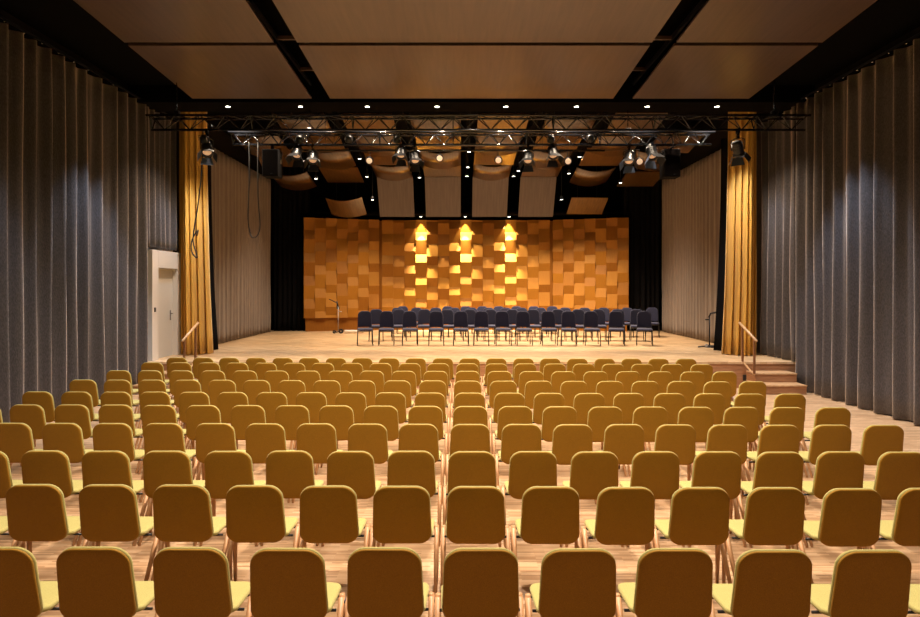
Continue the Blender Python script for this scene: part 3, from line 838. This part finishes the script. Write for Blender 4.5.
d = 16.85; X = (709.5 - 460) * d / F
t = thing('microphone_stand', 'black microphone stand with angled arm by right taupe curtain', 'microphone stand', (X, d, STZ))
tb('pole', M['black_metal'], t, [(0, 0, 0.03), (0, 0, 0.86)], 0.02)
tb('boom', M['black_metal'], t, [(-0.02, 0, 0.82), (0.03, 0, 0.93), (0.30, 0, 0.98)], 0.024)
tb('knob', M['black_metal'], t, [(-0.12, 0, 0.76), (-0.02, 0, 0.77)], 0.018)
bm = bmesh.new(); lathe(bm, [(0.12, 0.0), (0.13, 0.01), (0.12, 0.03), (0.03, 0.05)], 18); link('base', bm, M['black_metal'], t, smooth=False)
for (a, L) in ((190, 0.34), (-10, 0.26), (265, 0.22)):
    tb('foot', M['black_metal'], t, [(0, 0, 0.05), (L * math.cos(R(a)), L * math.sin(R(a)), 0.02)], 0.018)
for x in (-0.10, 0.17, 0.24):
    bm = bmesh.new(); lathe(bm, [(0.03, -0.02), (0.045, -0.015), (0.045, 0.015), (0.03, 0.02)], 12, Matrix.Translation((x, -0.05, 0.05)) @ Matrix.Rotation(R(90), 4, 'X')); link('wheel', bm, M['grey_plastic'], t)

# ---------------------------------------------------------------- ochre audience chairs (facing +Y, origin on the floor under the back's top edge)
TOP = 0.84
def make_chair():
    t = thing('audience_chair', 'x', 'chair')
    # backrest: ochre rear shell; v runs up; leans back so the top is at y=0
    def bmap(off):
        def f(u, v, w):
            k = v / 0.47
            y = 0.062 - 0.066 * k + off
            bend = -0.22 * u * u            # sides wrap forward... centre sits farthest back
            y = y - bend * 1.0 * 0.6
            return (u, y + w, 0.402 + v * 0.93 - 0.30 * u * u * k)
        return f
    bm = bmesh.new(); pad(bm, round_rect(0.405, 0.425, 0.467, 0.095, 0.085, 8), 0.018, bmap(0.0), 0.0, 0.008)
    b = link('backrest', bm, M['ochre'], t, smooth=True)
    bm = bmesh.new(); pad(bm, round_rect(0.411, 0.431, 0.471, 0.097, 0.087, 8), 0.024, bmap(0.0185), 0.15, 0.013)
    c = link('back_cushion', bm, M['yellow'], b, smooth=True); c['label'] = 'yellow front upholstery of the backrest'
    # seat
    def smap(u, v, w):
        k = v / 0.40
        z = 0.425 + 0.02 * k - (0.02 * max(0, (k - 0.8) / 0.2) ** 2) + 0.25 * u * u * (1 - k) * 0.6 + 0.02 * max(0, 1 - k * 4)
        return (u, 0.075 + v * 0.92, z + w)
    bm = bmesh.new(); pad(bm, round_rect(0.455, 0.44, 0.41, 0.10, 0.07, 8), 0.036, smap, 0.1, 0.016)
    s = link('seat', bm, M['yellow'], t, smooth=True); s['label'] = 'yellow seat'
    # frame under the seat
    bm = bmesh.new()
    for y in (0.20, 0.36): tube(bm, [(-0.232, y, 0.399), (0.232, y, 0.399)], 0.009, 8)
    link('seat_frame', bm, M['black_metal'], t, smooth=True)
    for sx in (-1, 1):
        bm = bmesh.new(); tube(bm, [(sx * 0.243, 0.315, 0.435), (sx * 0.243, 0.315, 0.25), (sx * 0.243, 0.325, 0.0)], [0.018, 0.018, 0.0125], 10)
        link('leg', bm, M['leg'], t, smooth=True)
        bm = bmesh.new(); tube(bm, [(sx * 0.243, 0.295, 0.425), (sx * 0.243, 0.19, 0.25), (sx * 0.243, 0.03, 0.0)], [0.0175, 0.0175, 0.012], 10)
        link('leg', bm, M['leg'], t, smooth=True)
    bm = bmesh.new(); box(bm, 0.248, 0.262, 0.30, 0.335, 0.385, 0.405, 0.003)
    link('link_clip', bm, M['link'], t)
    return t
chair = make_chair(); note_kids(chair)

ROWS = [ # top-y at x=0, top-y at x=920, x of the chairs in the photograph
    (547.0, 550.0, [-1, 95.8, 192.5, 288, 387, 481.4, 578.9, 675, 771.8, 870.8, 968]),
    (484.0, 488.4, [-40, 34.8, 108.8, 183.5, 256.6, 330, 402.4, 476, 550, 624, 700.4, 775.8, 850.5, 925]),
    (450.4, 451.7, [-15, 46.4, 107.7, 168.2, 228, 290, 350, 411.2, 472.3, 533.5, 595, 656, 717.6, 778.2, 839.3, 901]),
    (422.6, 425.0, [15.7, 61.7, 112.2, 163, 214.3, 266.9, 317.4, 368.3, 419.1, 470.4, 521.7, 572, 622.6, 674.3, 726.1, 779, 831.3, 884.5]),
    (404.3, 407.5, [-13, 29.6, 71.3, 114.3, 157.8, 201.7, 246.5, 291.3, 335.7, 381.2, 425.5, 471, 516.2, 560.5, 605.6, 650.4, 696, 741.4, 786, 830]),
    (391.2, 394.0, [40, 77.4, 117, 154.7, 194.3, 233, 271.2, 310.8, 350, 390, 428.2, 469.2, 508.7, 549, 589.2, 629.9, 669.2, 709, 750.4, 790.4]),
    (379.3, 381.8, [85.2, 118.3, 151.7, 185.7, 219.9, 256, 293, 328, 362, 397, 432.5, 468.7, 503, 539, 575.6, 610, 645.7, 681, 716.5, 751.3]),
    (370.0, 371.9, [119, 151.2, 182.2, 212.6, 243.9, 275.7, 307.8, 340, 372.5, 405.2, 436.5, 467.8, 500, 531.7, 563, 595.3, 627.8, 659.7, 692.2, 724]),
    (361.8, 364.8, [153.1, 179.9, 209.7, 237.8, 266.2, 294.8, 323.5, 351.7, 380.3, 409, 437.6, 466.6, 495.7, 524.9, 555.3, 584.3, 613, 643, 671.7, 701.2]),
    (357.0, 359.2, [178.2, 203.9, 229.5, 255.6, 282, 308.7, 336, 363, 389, 415.7, 441.5, 469.4, 496.5, 523.5, 550.8, 577.7, 605.2, 631.3, 658.3, 685.2]),
]
rown = ['row nearest the viewer', 'second row from the viewer', 'third row from the viewer', 'fourth row from the viewer', 'fifth row from the viewer',
        'fifth row from the stage', 'fourth row from the stage', 'third row from the stage', 'second row from the stage', 'row nearest the stage']
first = True
for ri, (y0, y1, xs) in enumerate(ROWS):
    pts = []
    for x in xs:
        yt = y0 + (y1 - y0) * x / 920
        dd = F * (EYE - TOP) / (yt - 286)
        pts.append(((x - 460) * (dd + 0.035) / F, dd))
    n = len(pts); mi = (n - 1) / 2
    mX = sum(p[0] for p in pts) / n
    sl = sum((i - mi) * (p[0] - mX) for i, p in enumerate(pts)) / sum((i - mi) ** 2 for i in range(n))
    full = ri >= 4
    for i, (X, dd) in enumerate(pts):
        X = mX + sl * (i - mi) + random.uniform(-0.004, 0.004)
        dd += random.uniform(-0.008, 0.008)
        o = chair if first else copy_tree(chair)
        first = False
        o.location = (X, dd, 0); o.rotation_euler = (0, 0, R(random.uniform(-0.6, 0.6)))
        k = i; m_ = n - 1 - i
        if k <= m_:
            where = (ORD[k] + ' from the left') if k else 'leftmost'
        else:
            where = (ORD[m_] + ' from the right') if m_ else 'rightmost'
        if i == n // 2 and n % 2: where = 'middle one'
        tag(o, f'ochre chair with yellow seat, {where} in {rown[ri]}', 'chair', 'ochre chairs in rows facing the stage')

# ---------------------------------------------------------------- navy chairs on the stage (facing the hall, origin on the stage under the seat's middle)
def make_navy():
    t = thing('stage_chair', 'x', 'chair')
    def bmap(u, v, w):
        return (u, 0.21 + 0.10 * v / 0.45 - 0.25 * u * u * 1.2 + w, 0.50 + v)
    bm = bmesh.new(); pad(bm, round_rect(0.39, 0.41, 0.46, 0.13, 0.04, 8), 0.045, bmap, 0.15, 0.02)
    link('backrest', bm, M['navy'], t, smooth=True)
    def smap(u, v, w): return (u, -0.23 + v, 0.455 + w - 0.015 * max(0, 1 - v * 6))
    bm = bmesh.new(); pad(bm, round_rect(0.40, 0.44, 0.43, 0.05, 0.08, 8), 0.055, smap, 0.15, 0.025)
    link('seat', bm, M['navy_seat'], t, smooth=True)
    for sx in (-1, 1):
        tb('leg', M['black_metal'], t, [(sx * 0.205, -0.17, 0.43), (sx * 0.215, -0.21, 0.0)], 0.0125)
        tb('leg', M['black_metal'], t, [(sx * 0.19, 0.27, 0.60), (sx * 0.20, 0.19, 0.42), (sx * 0.215, 0.27, 0.0)], 0.0125)
    bm = bmesh.new()
    tube(bm, [(-0.20, -0.18, 0.40), (0.20, -0.18, 0.40)], 0.011); tube(bm, [(-0.2, 0.2, 0.40), (0.2, 0.2, 0.40)], 0.011)
    for sx in (-1, 1): tube(bm, [(sx * 0.205, -0.18, 0.42), (sx * 0.2, 0.2, 0.42)], 0.011)
    link('seat_frame', bm, M['black_metal'], t, smooth=True)
    return t
navy = make_navy(); note_kids(navy)
NR = [
    (17.50, [366.3, 387.8, 410.7, 436.7, 461, 481, 502.4, 522.8, 547.8, 567, 589.8, 613.9, 641.5], 'front row of stage chairs'),
    (18.9, [377.5, 400, 425, 448, 470, 491, 512, 533, 557, 577, 597, 610.5 + 5, 634.5], 'second row of stage chairs'),
    (20.3, [399, 417.5, 437, 467 - 12, 472, 488, 505, 521, 547 - 7, 564, 582.6, 601.5, 624.3, 649.5], 'third row of stage chairs'),
    (21.7, [404, 448, 466, 482, 499, 516, 533.5, 551], 'back row of stage chairs'),
]
first = True
for ri, (d, xs, rn) in enumerate(NR):
    for i, x in enumerate(xs):
        o = navy if first else copy_tree(navy)
        first = False
        db = d + 0.28
        X = (x - 460) * db / F
        o.location = (X, d + random.uniform(-0.04, 0.04), STZ)
        o.rotation_euler = (0, 0, R(-(X - 0.9) * 3.0 + random.uniform(-4, 4)))
        n = len(xs); m_ = n - 1 - i
        where = ('leftmost' if i == 0 else ORD[i] + ' from the left') if i <= m_ else ('rightmost' if m_ == 0 else ORD[m_] + ' from the right')
        tag(o, f'navy upholstered chair facing the hall, {where} in {rn}', 'chair', 'navy chairs on the stage')
